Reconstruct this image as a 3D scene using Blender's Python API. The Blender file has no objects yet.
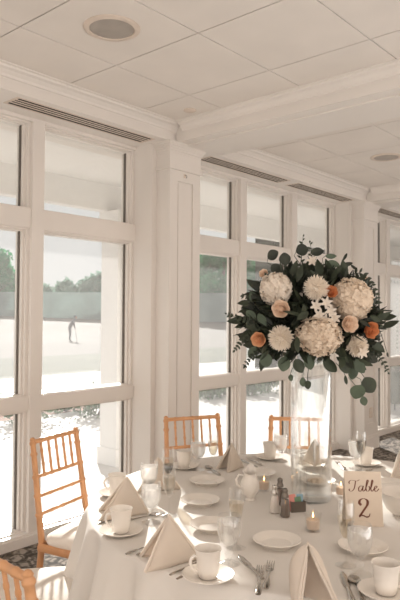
import bpy, math, random
from mathutils import Vector, Matrix, noise
random.seed(7)
sc = bpy.context.scene
col = sc.collection
R = math.radians
PI = math.pi

# ------------------------------------------------------------------ camera
F = 627.0
yaw, pit, rol = R(41.2), R(1.62), R(0.32)
FW = Vector((math.cos(yaw)*math.cos(pit), math.sin(yaw)*math.cos(pit), math.sin(pit)))
RT0 = Vector((math.sin(yaw), -math.cos(yaw), 0)); UP0 = RT0.cross(FW)
RT = RT0*math.cos(rol)+UP0*math.sin(rol); UP = UP0*math.cos(rol)-RT0*math.sin(rol)
EYE = Vector((0, 0, 1.5))
cd = bpy.data.cameras.new('camera'); cam = bpy.data.objects.new('camera', cd); col.objects.link(cam)
cd.sensor_fit = 'VERTICAL'; cd.sensor_height = 36; cd.lens = 36*F/600
m = Matrix((RT, UP, -FW)).transposed().to_4x4(); m.translation = EYE
cam.matrix_world = m
cd.clip_end = 2000
cd.dof.use_dof = True; cd.dof.focus_distance = 2.5; cd.dof.aperture_fstop = 7.1
sc.camera = cam

def ray(px, py): return FW + RT*((px-200)/F) + UP*((300-py)/F)
def on_z(px, py, z):
    d = ray(px, py); return EYE + d*((z-EYE.z)/d.z)
def on_y(px, py, y):
    d = ray(px, py); return EYE + d*(y/d.y)
def on_depth(px, py, D): return EYE + ray(px, py)*D

# ------------------------------------------------------------------ light
w = bpy.data.worlds.new('world'); sc.world = w; w.use_nodes = True
nt = w.node_tree; nt.nodes.clear()
wo = nt.nodes.new('ShaderNodeOutputWorld'); bg = nt.nodes.new('ShaderNodeBackground')
tc = nt.nodes.new('ShaderNodeTexCoord'); sx = nt.nodes.new('ShaderNodeSeparateXYZ'); cr = nt.nodes.new('ShaderNodeValToRGB')
nt.links.new(tc.outputs['Generated'], sx.inputs[0]); nt.links.new(sx.outputs['Z'], cr.inputs[0])
nt.links.new(cr.outputs[0], bg.inputs[0]); nt.links.new(bg.outputs[0], wo.inputs[0])
cr.color_ramp.elements[0].position = 0.0; cr.color_ramp.elements[0].color = (0.85, 0.83, 0.81, 1)
cr.color_ramp.elements[1].position = 0.5; cr.color_ramp.elements[1].color = (0.80, 0.79, 0.79, 1)
bg.inputs[1].default_value = 0.74
SUN_AZ, SUN_EL = R(55), R(20.0)
sl = bpy.data.lights.new('sun', 'SUN'); sl.energy = 7.5; sl.angle = R(0.9); sl.color = (1.0, 0.955, 0.915)
so = bpy.data.objects.new('sun', sl); col.objects.link(so)
sd = Vector((math.cos(SUN_AZ)*math.cos(SUN_EL), math.sin(SUN_AZ)*math.cos(SUN_EL), math.sin(SUN_EL)))
so.rotation_euler = sd.to_track_quat('Z', 'Y').to_euler(); so.location = (20, 28, 12)
def area(name, loc, rot, sx_, sy_, e, c):
    l = bpy.data.lights.new(name, 'AREA'); l.shape = 'RECTANGLE'; l.size = sx_; l.size_y = sy_; l.energy = e; l.color = c
    o = bpy.data.objects.new(name, l); col.objects.link(o); o.location = loc; o.rotation_euler = rot
    return o
# added warm fill lamp spread along the unseen back wall
area('room_fill_light', (5, -4.9, 1.5), (R(90), 0, 0), 19, 2.9, 22, (1.0, 0.90, 0.80))
# added unseen lamp near the floor, facing up to brighten the ceiling
area('ceiling_fill_light', (5, -2.6, .25), (R(180), 0, 0), 16, 3.4, 340, (1.0, 0.975, 0.955))
area('room_fill_light', (-2.9, -.8, 1.5), (R(90), 0, R(-90)), 8, 2.9, 60, (1.0, 0.98, 0.97))  # added fill lamp by the left wall, brightens faces turned that way
vs = sc.view_settings
vs.view_transform = 'Standard'; vs.look = 'None'; vs.gamma = 1; vs.use_curve_mapping = False
vs.exposure = 0.38

# ------------------------------------------------------------------ materials
def lin(c):
    return tuple(((v/255)/12.92 if v/255 <= .04045 else ((v/255+.055)/1.055)**2.4) for v in c)+(1,)
def mat(name, rgb, rough=.6, metal=0, var=0.06, scale=12, bump=0.0, bscale=60, sheen=0, trans=0, spec=.4):
    m = bpy.data.materials.new(name); m.use_nodes = True; n = m.node_tree; b = n.nodes['Principled BSDF']
    b.inputs['Roughness'].default_value = rough; b.inputs['Metallic'].default_value = metal
    b.inputs['Specular IOR Level'].default_value = spec
    t = n.nodes.new('ShaderNodeTexCoord'); nz = n.nodes.new('ShaderNodeTexNoise'); nz.inputs['Scale'].default_value = scale
    n.links.new(t.outputs['Object'], nz.inputs['Vector'])
    r = n.nodes.new('ShaderNodeValToRGB'); c = lin(rgb)
    r.color_ramp.elements[0].position = .3; r.color_ramp.elements[1].position = .7
    r.color_ramp.elements[0].color = tuple(v*(1-var) for v in c[:3])+(1,)
    r.color_ramp.elements[1].color = tuple(min(1, v*(1+var)) for v in c[:3])+(1,)
    n.links.new(nz.outputs['Fac'], r.inputs[0]); n.links.new(r.outputs[0], b.inputs['Base Color'])
    if bump:
        n2 = n.nodes.new('ShaderNodeTexNoise'); n2.inputs['Scale'].default_value = bscale; n2.inputs['Detail'].default_value = 4
        bm = n.nodes.new('ShaderNodeBump'); bm.inputs['Strength'].default_value = bump; bm.inputs['Distance'].default_value = .01
        n.links.new(t.outputs['Object'], n2.inputs['Vector']); n.links.new(n2.outputs['Fac'], bm.inputs['Height']); n.links.new(bm.outputs[0], b.inputs['Normal'])
    if trans:
        o = n.nodes['Material Output']; tr = n.nodes.new('ShaderNodeBsdfTranslucent'); mx = n.nodes.new('ShaderNodeMixShader')
        n.links.new(r.outputs[0], tr.inputs[0]); mx.inputs[0].default_value = trans
        n.links.new(b.outputs[0], mx.inputs[1]); n.links.new(tr.outputs[0], mx.inputs[2]); n.links.new(mx.outputs[0], o.inputs[0])
    return m
def glass(name, tint=(1, 1, 1), lo=.03, hi=.75, veil=0.0, vc=(.9, .9, .9, 1), blend=.35, gl=(1, 1, 1), rough=.02):
    """clear thin glass: see-through when faced, reflective at the rim; veil mixes in white, imitating haze in panes and clouding drinks"""
    m = bpy.data.materials.new(name); m.use_nodes = True; n = m.node_tree; n.nodes.clear()
    o = n.nodes.new('ShaderNodeOutputMaterial'); tr = n.nodes.new('ShaderNodeBsdfTransparent'); tr.inputs[0].default_value = tint+(1,)
    g = n.nodes.new('ShaderNodeBsdfGlossy'); g.inputs['Roughness'].default_value = rough; g.inputs[0].default_value = gl+(1,)
    lw = n.nodes.new('ShaderNodeLayerWeight'); lw.inputs[0].default_value = blend
    mr = n.nodes.new('ShaderNodeMapRange'); mr.inputs['To Min'].default_value = lo; mr.inputs['To Max'].default_value = hi
    n.links.new(lw.outputs['Facing'], mr.inputs['Value'])
    mx = n.nodes.new('ShaderNodeMixShader'); n.links.new(mr.outputs[0], mx.inputs[0]); n.links.new(tr.outputs[0], mx.inputs[1]); n.links.new(g.outputs[0], mx.inputs[2])
    out = mx
    if veil:
        d = n.nodes.new('ShaderNodeBsdfDiffuse'); d.inputs[0].default_value = vc
        t2 = n.nodes.new('ShaderNodeBsdfTranslucent'); t2.inputs[0].default_value = vc
        m2 = n.nodes.new('ShaderNodeMixShader'); n.links.new(d.outputs[0], m2.inputs[1]); n.links.new(t2.outputs[0], m2.inputs[2]); m2.inputs[0].default_value = .5
        m3 = n.nodes.new('ShaderNodeMixShader'); m3.inputs[0].default_value = veil
        n.links.new(mx.outputs[0], m3.inputs[1]); n.links.new(m2.outputs[0], m3.inputs[2]); out = m3
    n.links.new(out.outputs[0], o.inputs[0]); return m
def emit(name, rgb, s):
    m = bpy.data.materials.new(name); m.use_nodes = True; n = m.node_tree; b = n.nodes['Principled BSDF']
    b.inputs['Base Color'].default_value = lin(rgb); b.inputs['Emission Color'].default_value = lin(rgb); b.inputs['Emission Strength'].default_value = s
    return m
M = {}
M['paint'] = mat('warm_white_paint', (228, 221, 214), .45, var=.02, scale=2, bump=.02)
M['trim'] = mat('window_trim_paint', (231, 224, 217), .4, var=.02, scale=3)
M['ceil'] = mat('ceiling_tile', (228, 220, 212), .85, var=.03, scale=3, bump=.05, bscale=160)
M['dark'] = mat('dark_gap', (58, 46, 40), .9)
M['slot'] = mat('vent_slot_dark', (34, 28, 24), .9)
M['ventm'] = mat('vent_white_metal', (215, 200, 186), .5)
M['spk'] = mat('speaker_mesh', (172, 163, 154), .7, bump=.3, bscale=400)
M['sealant'] = mat('dark_window_gasket', (105, 98, 90), .7)
M['wood'] = mat('light_chair_wood', (212, 158, 114), .42, var=.12, scale=9)
M['cushion'] = mat('ivory_cushion_fabric', (236, 228, 218), .8, var=.02, bump=.08, bscale=80)
M['cloth'] = mat('ivory_tablecloth', (236, 230, 222), .75, var=.02, scale=4, bump=.22, bscale=7, trans=.12)
M['napkin'] = mat('ivory_napkin', (241, 230, 217), .8, var=.02, bump=.12, bscale=60, trans=.4)
M['china'] = mat('cream_china', (234, 226, 216), .28, var=.02, spec=.5)
M['silver'] = mat('polished_silverware', (190, 184, 176), .22, metal=1, var=.03)
M['steel'] = mat('brushed_steel', (120, 112, 104), .35, metal=.8, var=.06)
M['glass'] = glass('clear_table_glass', (.985, .985, .98), .025, .42, blend=.33, rough=.06)
M['vase'] = glass('clear_vase_glass', (.97, .975, .97), .03, .8, blend=.36, rough=.06)
M['pane'] = glass('window_glass', (.975, .985, .98), .015, .3, veil=.075, blend=.2)  # white veil put into the panes to imitate a hazy, washed-out view
M['water'] = glass('iced_water', (1, 1, 1), .05, .3, vc=(.97, .93, .89, 1), veil=.36, blend=.4, rough=.1)
M['champ'] = glass('champagne', (.93, .87, .77), .06, .5, veil=.05, blend=.4, rough=.05)
M['salt'] = mat('salt_in_glass', (226, 216, 206), .5)
M['pepper'] = mat('ground_pepper', (112, 98, 88), .7, var=.3, scale=300)
M['wax'] = mat('candle_wax', (240, 222, 204), .5, trans=.3)
M['flame'] = emit('candle_flame', (255, 196, 120), 6)
M['card'] = mat('cream_card', (214, 198, 180), .7, var=.015)
M['ink'] = mat('brown_ink', (112, 66, 48), .6, var=.05)
M['leaf'] = mat('dark_green_leaf', (56, 63, 48), .5, var=.3, scale=20, trans=.1)
M['leaf2'] = mat('eucalyptus_leaf', (86, 98, 80), .55, var=.2, scale=14, trans=.15)
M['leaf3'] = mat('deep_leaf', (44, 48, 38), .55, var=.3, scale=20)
M['stem'] = mat('green_stem', (88, 90, 60), .6)
M['ivory'] = mat('ivory_petal', (240, 229, 215), .7, var=.03, scale=40, trans=.35)
M['ivory2'] = mat('cream_petal', (238, 222, 202), .7, var=.04, scale=40, trans=.35)
M['white'] = mat('white_petal', (240, 228, 212), .7, var=.04, scale=40, trans=.2)
M['blush'] = mat('blush_petal', (247, 224, 202), .65, var=.04, scale=30, trans=.25)
M['peach'] = mat('peach_petal', (240, 192, 150), .65, var=.08, scale=30, trans=.25)
M['orange'] = mat('orange_petal', (222, 152, 104), .65, var=.1, scale=30, trans=.25)
M['pinkp'] = mat('pink_paper', (232, 160, 150), .8); M['bluep'] = mat('blue_paper', (150, 180, 196), .8)
M['whitep'] = mat('white_paper', (236, 226, 214), .8); M['greenp'] = mat('green_paper', (120, 150, 120), .8)
M['lattice'] = mat('white_lattice_paint', (238, 236, 233), .6, var=.02)
M['patio'] = mat('pale_concrete', (200, 195, 190), .8, var=.04, scale=.8)
M['grass'] = mat('dry_grass', (88, 90, 74), .95, var=.18, scale=.35)
M['green'] = mat('putting_green', (108, 103, 96), .95, var=.1, scale=.12)
M['bank'] = mat('pale_sandy_bank', (116, 108, 99), .95, var=.12, scale=.1)
M['mulch'] = mat('reddish_mulch', (140, 106, 88), .95, var=.3, scale=3, bump=.5, bscale=20)
M['shrub'] = mat('shrub_leaf', (100, 122, 94), .8, var=.25, scale=3)
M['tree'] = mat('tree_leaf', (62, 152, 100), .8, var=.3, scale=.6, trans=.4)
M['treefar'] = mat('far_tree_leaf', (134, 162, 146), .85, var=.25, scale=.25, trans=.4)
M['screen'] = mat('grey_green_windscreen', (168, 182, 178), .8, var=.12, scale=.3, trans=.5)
M['bark'] = mat('bark', (96, 84, 74), .9)
M['suit'] = mat('grey_clothes', (98, 102, 106), .8); M['skin'] = mat('skin', (190, 140, 112), .6); M['capm'] = mat('dark_cap', (70, 70, 74), .8)
M['shirt'] = mat('slate_shirt', (120, 124, 128), .8)
M['cartm'] = mat('dark_grey_metal', (96, 98, 94), .5); M['bagm'] = mat('dark_bag', (112, 112, 102), .7)
M['roomwall'] = mat('room_wall_paint', (218, 208, 198), .6, var=.02)

# carpet: charcoal with paler scrolling pattern
cm = bpy.data.materials.new('patterned_carpet'); cm.use_nodes = True; n = cm.node_tree; b = n.nodes['Principled BSDF']; b.inputs['Roughness'].default_value = .95
t = n.nodes.new('ShaderNodeTexCoord'); nz = n.nodes.new('ShaderNodeTexNoise'); nz.inputs['Scale'].default_value = 9; nz.inputs['Distortion'].default_value = 2.4; nz.inputs['Detail'].default_value = 1
vo = n.nodes.new('ShaderNodeTexVoronoi'); vo.feature = 'DISTANCE_TO_EDGE'; vo.inputs['Scale'].default_value = 11; vo.inputs['Randomness'].default_value = 1
r1 = n.nodes.new('ShaderNodeValToRGB'); r1.color_ramp.elements[0].position = .44; r1.color_ramp.elements[1].position = .56
r1.color_ramp.elements[0].color = lin((96, 88, 80)); r1.color_ramp.elements[1].color = lin((158, 147, 136))
r2 = n.nodes.new('ShaderNodeValToRGB'); r2.color_ramp.elements[0].position = .05; r2.color_ramp.elements[1].position = .12
r2.color_ramp.elements[0].color = lin((170, 166, 160)); r2.color_ramp.elements[1].color = (1, 1, 1, 1)
mx = n.nodes.new('ShaderNodeMixRGB'); mx.blend_type = 'MULTIPLY'; mx.inputs[0].default_value = 1
n.links.new(t.outputs['Object'], nz.inputs['Vector']); n.links.new(t.outputs['Object'], vo.inputs['Vector'])
n.links.new(nz.outputs['Fac'], r1.inputs[0]); n.links.new(vo.outputs['Distance'], r2.inputs[0])
n.links.new(r1.outputs[0], mx.inputs[1]); n.links.new(r2.outputs[0], mx.inputs[2]); n.links.new(mx.outputs[0], b.inputs['Base Color'])
M['carpet'] = cm

# ------------------------------------------------------------------ mesh helpers
class MB:
    def __init__(s): s.v = []; s.f = []
    def add(s, vs, fs):
        k = len(s.v); s.v += [tuple(v) for v in vs]; s.f += [tuple(i+k for i in f) for f in fs]; return s
    def box(s, x0, x1, y0, y1, z0, z1):
        return s.add([(x0, y0, z0), (x1, y0, z0), (x1, y1, z0), (x0, y1, z0), (x0, y0, z1), (x1, y0, z1), (x1, y1, z1), (x0, y1, z1)],
                     [(0, 3, 2, 1), (4, 5, 6, 7), (0, 1, 5, 4), (1, 2, 6, 5), (2, 3, 7, 6), (3, 0, 4, 7)])
    def tube(s, pts, rad, n=8, cap=True, flat=1.0, upv=None):
        pts = [Vector(p) for p in pts]; N = len(pts)
        if not hasattr(rad, '__len__'): rad = [rad]*N
        vs = []; prev = None
        for i, p in enumerate(pts):
            d = (pts[min(i+1, N-1)]-pts[max(i-1, 0)])
            if d.length < 1e-9: d = Vector((0, 0, 1))
            d.normalize()
            if prev is None:
                a = Vector(upv) if upv else (Vector((0, 0, 1)) if abs(d.z) < .9 else Vector((1, 0, 0)))
            else: a = prev
            a = a-d*a.dot(d)
            if a.length < 1e-6: a = d.orthogonal()
            a.normalize(); prev = a; c = d.cross(a)
            for k in range(n):
                t = 2*PI*k/n; vs.append(p+(a*math.cos(t)*flat+c*math.sin(t))*rad[i])
        fs = [(i*n+k, i*n+(k+1) % n, (i+1)*n+(k+1) % n, (i+1)*n+k) for i in range(N-1) for k in range(n)]
        if cap: fs += [tuple(range(n-1, -1, -1)), tuple((N-1)*n+k for k in range(n))]
        return s.add(vs, fs)
    def lathe(s, prof, n=24, c=(0, 0, 0), close=True):
        vs = []; 
        for r_, z in prof:
            for k in range(n):
                t = 2*PI*k/n; vs.append((c[0]+r_*math.cos(t), c[1]+r_*math.sin(t), c[2]+z))
        P = len(prof)
        fs = [(i*n+k, i*n+(k+1) % n, (i+1)*n+(k+1) % n, (i+1)*n+k) for i in range(P-1) for k in range(n)]
        if close: fs += [tuple(range(n-1, -1, -1)), tuple((P-1)*n+k for k in range(n))]
        return s.add(vs, fs)
    def grid(s, fn, nu, nv, wrap=False):
        vs = [fn(i/nu, j/nv) for j in range(nv+1) for i in range(nu+(0 if wrap else 1))]
        W = nu if wrap else nu+1
        fs = [(j*W+i, j*W+(i+1) % W, (j+1)*W+(i+1) % W, (j+1)*W+i) for j in range(nv) for i in range(nu)]
        return s.add(vs, fs)
    def build(s, name, m, parent=None, smooth=True, ang=40):
        me = bpy.data.meshes.new(name); me.from_pydata(s.v, [], s.f); me.validate()
        me.polygons.foreach_set('use_smooth', [smooth]*len(me.polygons))
        me.materials.append(m)
        o = bpy.data.objects.new(name, me); col.objects.link(o)
        if smooth:
            import bmesh
            b = bmesh.new(); b.from_mesh(me); bmesh.ops.recalc_face_normals(b, faces=b.faces)
            ca = math.radians(ang)
            for e in b.edges:
                if len(e.link_faces) == 2 and e.calc_face_angle(0) > ca: e.smooth = False
            b.to_mesh(me); b.free()
        if parent: o.parent = parent
        return o
def tag(o, label=None, cat=None, group=None, kind=None):
    if label: o['label'] = label
    if cat: o['category'] = cat
    if group: o['group'] = group
    if kind: o['kind'] = kind
    return o
def empty(name, loc, rz=0, label=None, cat=None, group=None, kind=None):
    o = bpy.data.objects.new(name, None); col.objects.link(o); o.location = loc; o.rotation_euler = (0, 0, rz); o.empty_display_size = .05
    return tag(o, label, cat, group, kind)
def copy_tree(o, loc=None, rz=None, label=None, group=None):
    c = o.copy(); col.objects.link(c)
    if loc is not None: c.location = loc
    if rz is not None: c.rotation_euler = (0, 0, rz)
    for ch in list(o.children):
        d = ch.copy(); col.objects.link(d); d.parent = c
        for g in list(ch.children):
            e = g.copy(); col.objects.link(e); e.parent = d
    if label: c['label'] = label
    if group: c['group'] = group
    return c

# ------------------------------------------------------------------ room shell
TW = 3.18                      # bay pitch
ZS, ZC = 2.84, 2.98            # soffit, ceiling
YF, YJ, YM, YG = 3.286, 3.43, 3.60, 3.70
st = lambda mb, name, m, parent=None: tag(mb.build(name, m, parent, smooth=False), kind='structure')
st(MB().box(-3, 17, -5, 3.76, -.1, 0), 'floor', M['carpet'])
bays = range(-1, 5)
# ceiling slab and tile panels
slab = MB().box(-3, 17, -5, 3.76, 2.992, 3.1); ceiling = st(slab, 'ceiling', M['dark'])
tiles = MB()
def tile_run(x0, x1, xs, ys):
    g = .0042
    ex = [x0]+[x for x in xs if x0+.02 < x < x1-.02]+[x1]
    ey = [-5]+[y for y in ys if -4.98 < y < 3.26]+[3.28]
    for a, b_ in zip(ex, ex[1:]):
        for c, d in zip(ey, ey[1:]): tiles.box(a+g, b_-g, c+g, d-g, ZC, 2.991)
ys = [2.136+.645*k for k in range(-12, 2)]
for k in bays:
    x0 = 3.97+TW*(k-1); x1 = 3.46+TW*k
    ph = 1.768 if k <= 0 else 4.46+TW*(k-1)
    tile_run(x0, x1, sorted(ph+.645*j for j in range(-8, 12)), ys)
st(tiles, 'ceiling_tile_panels', M['ceil'], ceiling)
def crown_x(mb, x0, x1, ytop, s):      # crown running along x, projecting to -y
    prof = [(-.003, 0), (-.003, .012), (-.012, .016), (-.016, .030), (-.034, .050), (-.052, .058), (-.056, .070), (-.072, .074), (-.072, .0799)]
    vs = []; P = len(prof)
    for x in (x0, x1):
        for a, z in prof: vs.append((x, YF+a, 2.90+z))
    mb.add(vs, [(i, i+1, P+i+1, P+i) for i in range(P-1)])
def crown_y(mb, y0, y1, xf, s):
    prof = [(-.003, 0), (-.003, .012), (-.012, .016), (-.016, .030), (-.034, .050), (-.052, .058), (-.056, .070), (-.072, .074), (-.072, .0799)]
    vs = []; P = len(prof)
    for y in (y0, y1):
        for a, z in prof: vs.append((xf+s*a, y, 2.90+z))
    mb.add(vs, [(i, i+1, P+i+1, P+i) for i in range(P-1)])
wall = empty('wall_window_side', (0, 0, 0), kind='structure')
jm = MB(); fr = MB()
for k in bays:
    d = TW*k
    jm.box(3.352+d, 3.80+d, YJ, 3.76, 0, ZS)
    fr.box(3.46+TW*(k-1)+.0, 3.46+d, YF, 3.76, ZS, 2.985)
st(jm, 'wall_pier', M['paint'], wall); st(fr, 'soffit', M['paint'], wall)
st(MB().box(-3, 17, 3.7601, 3.88, -.1, .036).box(-3, 17, 3.7601, 3.88, 2.80, 3.1), 'outer_wall', M['paint'], wall)
n_t = 1
for k in bays:
    d = TW*k
    # beam
    bm_ = MB().box(3.46+d, 3.97+d, -5, 3.28, ZS, 2.985); crown_y(bm_, -5, 3.215, 3.46+d, 1); crown_y(bm_, -5, 3.215, 3.97+d, -1)
    bm_.box(3.56+d, 3.87+d, -5, 3.28, ZS-.012, ZS)
    st(bm_, 'trim_%d' % n_t, M['paint']); n_t += 1
    cx = MB(); crown_x(cx, 3.97+TW*(k-1)-.06, 3.46+d+.06, 0, 1); cx.box(3.97+TW*(k-1), 3.46+d, YF-.008, YF, ZS, 2.862)
    st(cx, 'trim_%d' % n_t, M['paint']); n_t += 1
    # column with recessed front and side panels, base and capital
    c = MB(); x0, x1 = 3.40+d, 3.747+d; f = YF; p = .012
    c.box(x0+p, x1-p, f+p, YJ, 0, ZS)
    for a, b_ in ((x0, x0+.085), (x1-.085, x1)): c.box(a, b_, f, f+p, .16, 2.66)
    c.box(x0+.085, x1-.085, f, f+p, 2.55, 2.66); c.box(x0+.085, x1-.085, f, f+p, .16, .30)
    c.box(x0+.10, x1-.10, f+.006, f+p, .315, 2.535)
    for X in ((x0, x0+p), (x1-p, x1)): c.box(X[0], X[1], f+p, YJ, .16, 2.66)
    c.box(x0-.012, x1+.012, f-.012, YJ, 0, .14); c.box(x0-.006, x1+.006, f-.006, YJ, .14, .165)
    c.box(x0-.016, x1+.016, f-.016, YJ, 2.632, 2.650); c.box(x0-.009, x1+.009, f-.009, YJ, 2.650, 2.665)
    c.box(x0-.003, x1+.003, f-.003, YJ, 2.665, 2.76)
    for q in range(5): c.box(x0-.006-.008*q, x1+.006+.008*q, f-.006-.008*q, YJ, 2.76+.016*q, 2.776+.016*q)
    st(c, 'trim_%d' % n_t, M['paint']); n_t += 1
    # window of three lights
    wd = empty('window_%d' % (k+2), (0, 0, 0), kind='structure')
    xa, xb = .63+d, 3.352+d; mu = [1.56+d, 2.45+d]
    fm = MB(); fm.box(xa, xb, YM, 3.76, 0, .036); fm.box(xa, xb, YM-.015, 3.72, .036, .075)
    fm.box(xa, xb, YM+.01, 3.76, 2.815, ZS); 
    for x in mu: fm.box(x-.046, x+.046, YM, 3.76, .075, 2.815)
    tag(fm.build('window_frame', M['trim'], wd, smooth=False), kind='structure')
    edges = [xa]+mu+[xb]
    sash = MB(); gas = MB(); pan = []
    for i in range(3):
        L = edges[i]+(.046 if i else 0); Rr = edges[i+1]-(.046 if i < 2 else 0)
        for z0, z1 in ((.075, .875), (.972, 2.095), (2.228, 2.815)):
            w1 = .022; w2 = .036
            for (q, ya) in ((w1, YM+.035), (w2, YM+.06)):
                sash.box(L, L+q, ya, 3.74, z0, z1); sash.box(Rr-q, Rr, ya, 3.74, z0, z1)
                zt = q*.55
                sash.box(L+q, Rr-q, ya, 3.74, z1-zt, z1); sash.box(L+q, Rr-q, ya, 3.74, z0, z0+zt*.6)
            gas.box(Rr-.042, Rr-.036, YG-.012, YG+.01, z0+.012, z1-.02)
            pn = MB().box(L+.03, Rr-.03, YG, YG+.006, z0+.01, z1-.015)
            pan.append(pn)
        for z0, z1 in ((.875, .972), (2.095, 2.228)): sash.box(L, Rr, YM+.018, 3.75, z0, z1)
    tag(sash.build('sash', M['trim'], wd, smooth=False), kind='structure'); tag(gas.build('gasket', M['sealant'], wd, smooth=False), kind='structure')
    for pn in pan: tag(pn.build('glass_pane', M['pane'], wd, smooth=False), kind='structure')
    bb = MB().box(xa, xb, YM-.03, YM, 0, .06); st(bb, 'baseboard_%s' % ['far_left', 'left', 'centre', 'right', 'far_right', 'end'][k+1], M['trim'])
rw = st(MB().box(-3.1, -3, -5, 3.76, 0, 3.1), 'wall_left', M['roomwall'])
st(MB().box(17, 17.1, -5, 3.76, 0, 3.1), 'wall_right', M['roomwall'])
st(MB().box(-3.1, 17.1, -5.1, -5, 0, 3.1), 'wall_back', M['roomwall'])

# ceiling fittings
def vent(x0, x1, label):
    o = empty('ceiling_vent', ((x0+x1)/2, 3.415, ZS), label=label, cat='vent', group='slot vents above the windows')
    L = (x1-x0)/2; f_ = MB(); f_.box(-L, L, -.080, -.066, -.003, 0).box(-L, L, .066, .080, -.003, 0).box(-L, -L+.02, -.066, .066, -.003, 0).box(L-.02, L, -.066, .066, -.003, 0)
    f_.build('vent_frame', M['ventm'], o, smooth=False)
    MB().box(-L+.02, L-.02, -.066, .066, -.0006, 0).build('vent_slots', M['slot'], o, smooth=False)
    s_ = MB()
    for q in range(3): y = -.033+.033*q; s_.box(-L+.02, L-.02, y-.0075, y+.0075, -.0018, -.0006)
    s_.build('vent_blades', M['ventm'], o, smooth=False)
    return o
vent(2.11, 3.29, 'long slotted air vent in the soffit above the nearest window')
vent(.70, 1.95, 'slotted air vent in the soffit at the far left edge')
vent(3.94, 5.14, 'slotted air vent in the soffit just right of the near column')
vent(5.28, 6.46, 'slotted air vent in the soffit left of the far column')
vent(7.12, 8.32, 'slotted air vent in the soffit beyond the far column')
def speaker(px, py, r, label):
    p = on_z(px, py, ZC); o = empty('ceiling_speaker', p, label=label, cat='ceiling speaker', group='round ceiling speakers')
    MB().lathe([(r, 0), (r, -.004), (r*.97, -.008), (r*.80, -.010), (r*.79, -.004), (r*.79, 0)], 40).build('speaker_rim', M['ventm'], o)
    MB().lathe([(r*.785, -.001), (r*.785, -.005), (r*.4, -.007), (.001, -.0075)], 40).build('speaker_grille', M['spk'], o)
speaker(112, 28, .145, 'round white ceiling speaker with grey grille, upper left')
speaker(386, 157, .14, 'round ceiling speaker beyond the beam, upper right')
for px, py, lb in ((190, 110, 'small flat sprinkler disc on ceiling beside the near beam'), (389, 187, 'tiny sprinkler disc on ceiling near the far column')):
    o = MB().lathe([(.045, 0), (.045, -.006), (.035, -.012), (.001, -.013)], 24).build('sprinkler_cover', M['ventm']); o.location = on_z(px, py, ZC); tag(o, lb, 'sprinkler')
# small hook and outlet on columns
o = empty('wall_hook', (3.565, YF, 2.60), label='tiny metal hook high on the near column', cat='hook')
MB().box(-.01, .01, -.004, 0, -.015, .015).build('hook_plate', M['ventm'], o, smooth=False)
MB().tube([(0, -.004, .005), (0, -.02, .0), (0, -.024, -.012), (0, -.016, -.018)], .003, 6).build('hook_arm', M['steel'], o)
o = empty('wall_outlet', (3.5735+TW, YF+.006, .42), label='small outlet plate low on the far column', cat='outlet')
MB().box(-.035, .035, -.006, 0, -.058, .058).build('outlet_plate', M['ventm'], o, smooth=False)
for z in (.012, -.042): MB().box(-.018, .018, -.008, -.006, z, z+.03).build('outlet_socket', M['roomwall'], o, smooth=False)

# ------------------------------------------------------------------ outdoors
def ground(name, y0, y1, z0, z1, m, x0=-150, x1=420, t=.1):
    mb = MB().add([(x0, y0, z0), (x1, y0, z0), (x1, y1, z1), (x0, y1, z1), (x0, y0, z0-t), (x1, y0, z0-t), (x1, y1, z1-t), (x0, y1, z1-t)],
                  [(0, 1, 2, 3), (7, 6, 5, 4), (0, 4, 5, 1), (1, 5, 6, 2), (2, 6, 7, 3), (3, 7, 4, 0)])
    return tag(mb.build(name, m, smooth=False), kind='structure')
ground('patio', 3.88, 8.3, -.04, -.04, M['patio'])
ground('planting_bed', 8.3, 10.0, -.08, -.08, M['mulch'])
ground('lawn', 10.0, 11.6, -.1, -.1, M['grass'])
ground('cart_path', 11.6, 14.4, -.1, -.1, M['patio'])
ground('rough', 14.4, 22, -.13, -.13, M['grass'])
ground('putting_green', 22, 55, -.15, -.15, M['green'])
ground('bank', 55, 110, -.15, 2.3, M['bank'], x0=-300, x1=600)
ground('far_rise', 110, 600, 2.3, 4, M['grass'], x0=-900, x1=1500)
pr = MB().box(-6, 30, 3.88, 5.24, 2.90, 2.98).box(-6, 30, 5.08, 5.20, 2.62, 2.90)
st(pr, 'porch_ceiling', M['lattice'])
for x in (-2.01, 4.33, 10.67, 17.01):
    c = MB().box(x, x+.27, 4.93, 5.19, -.04, 2.62).box(x-.02, x+.29, 4.91, 5.21, -.04, .14).box(x-.02, x+.29, 4.91, 5.21, 2.54, 2.62)
    st(c, 'porch_column', M['lattice'])

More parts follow.
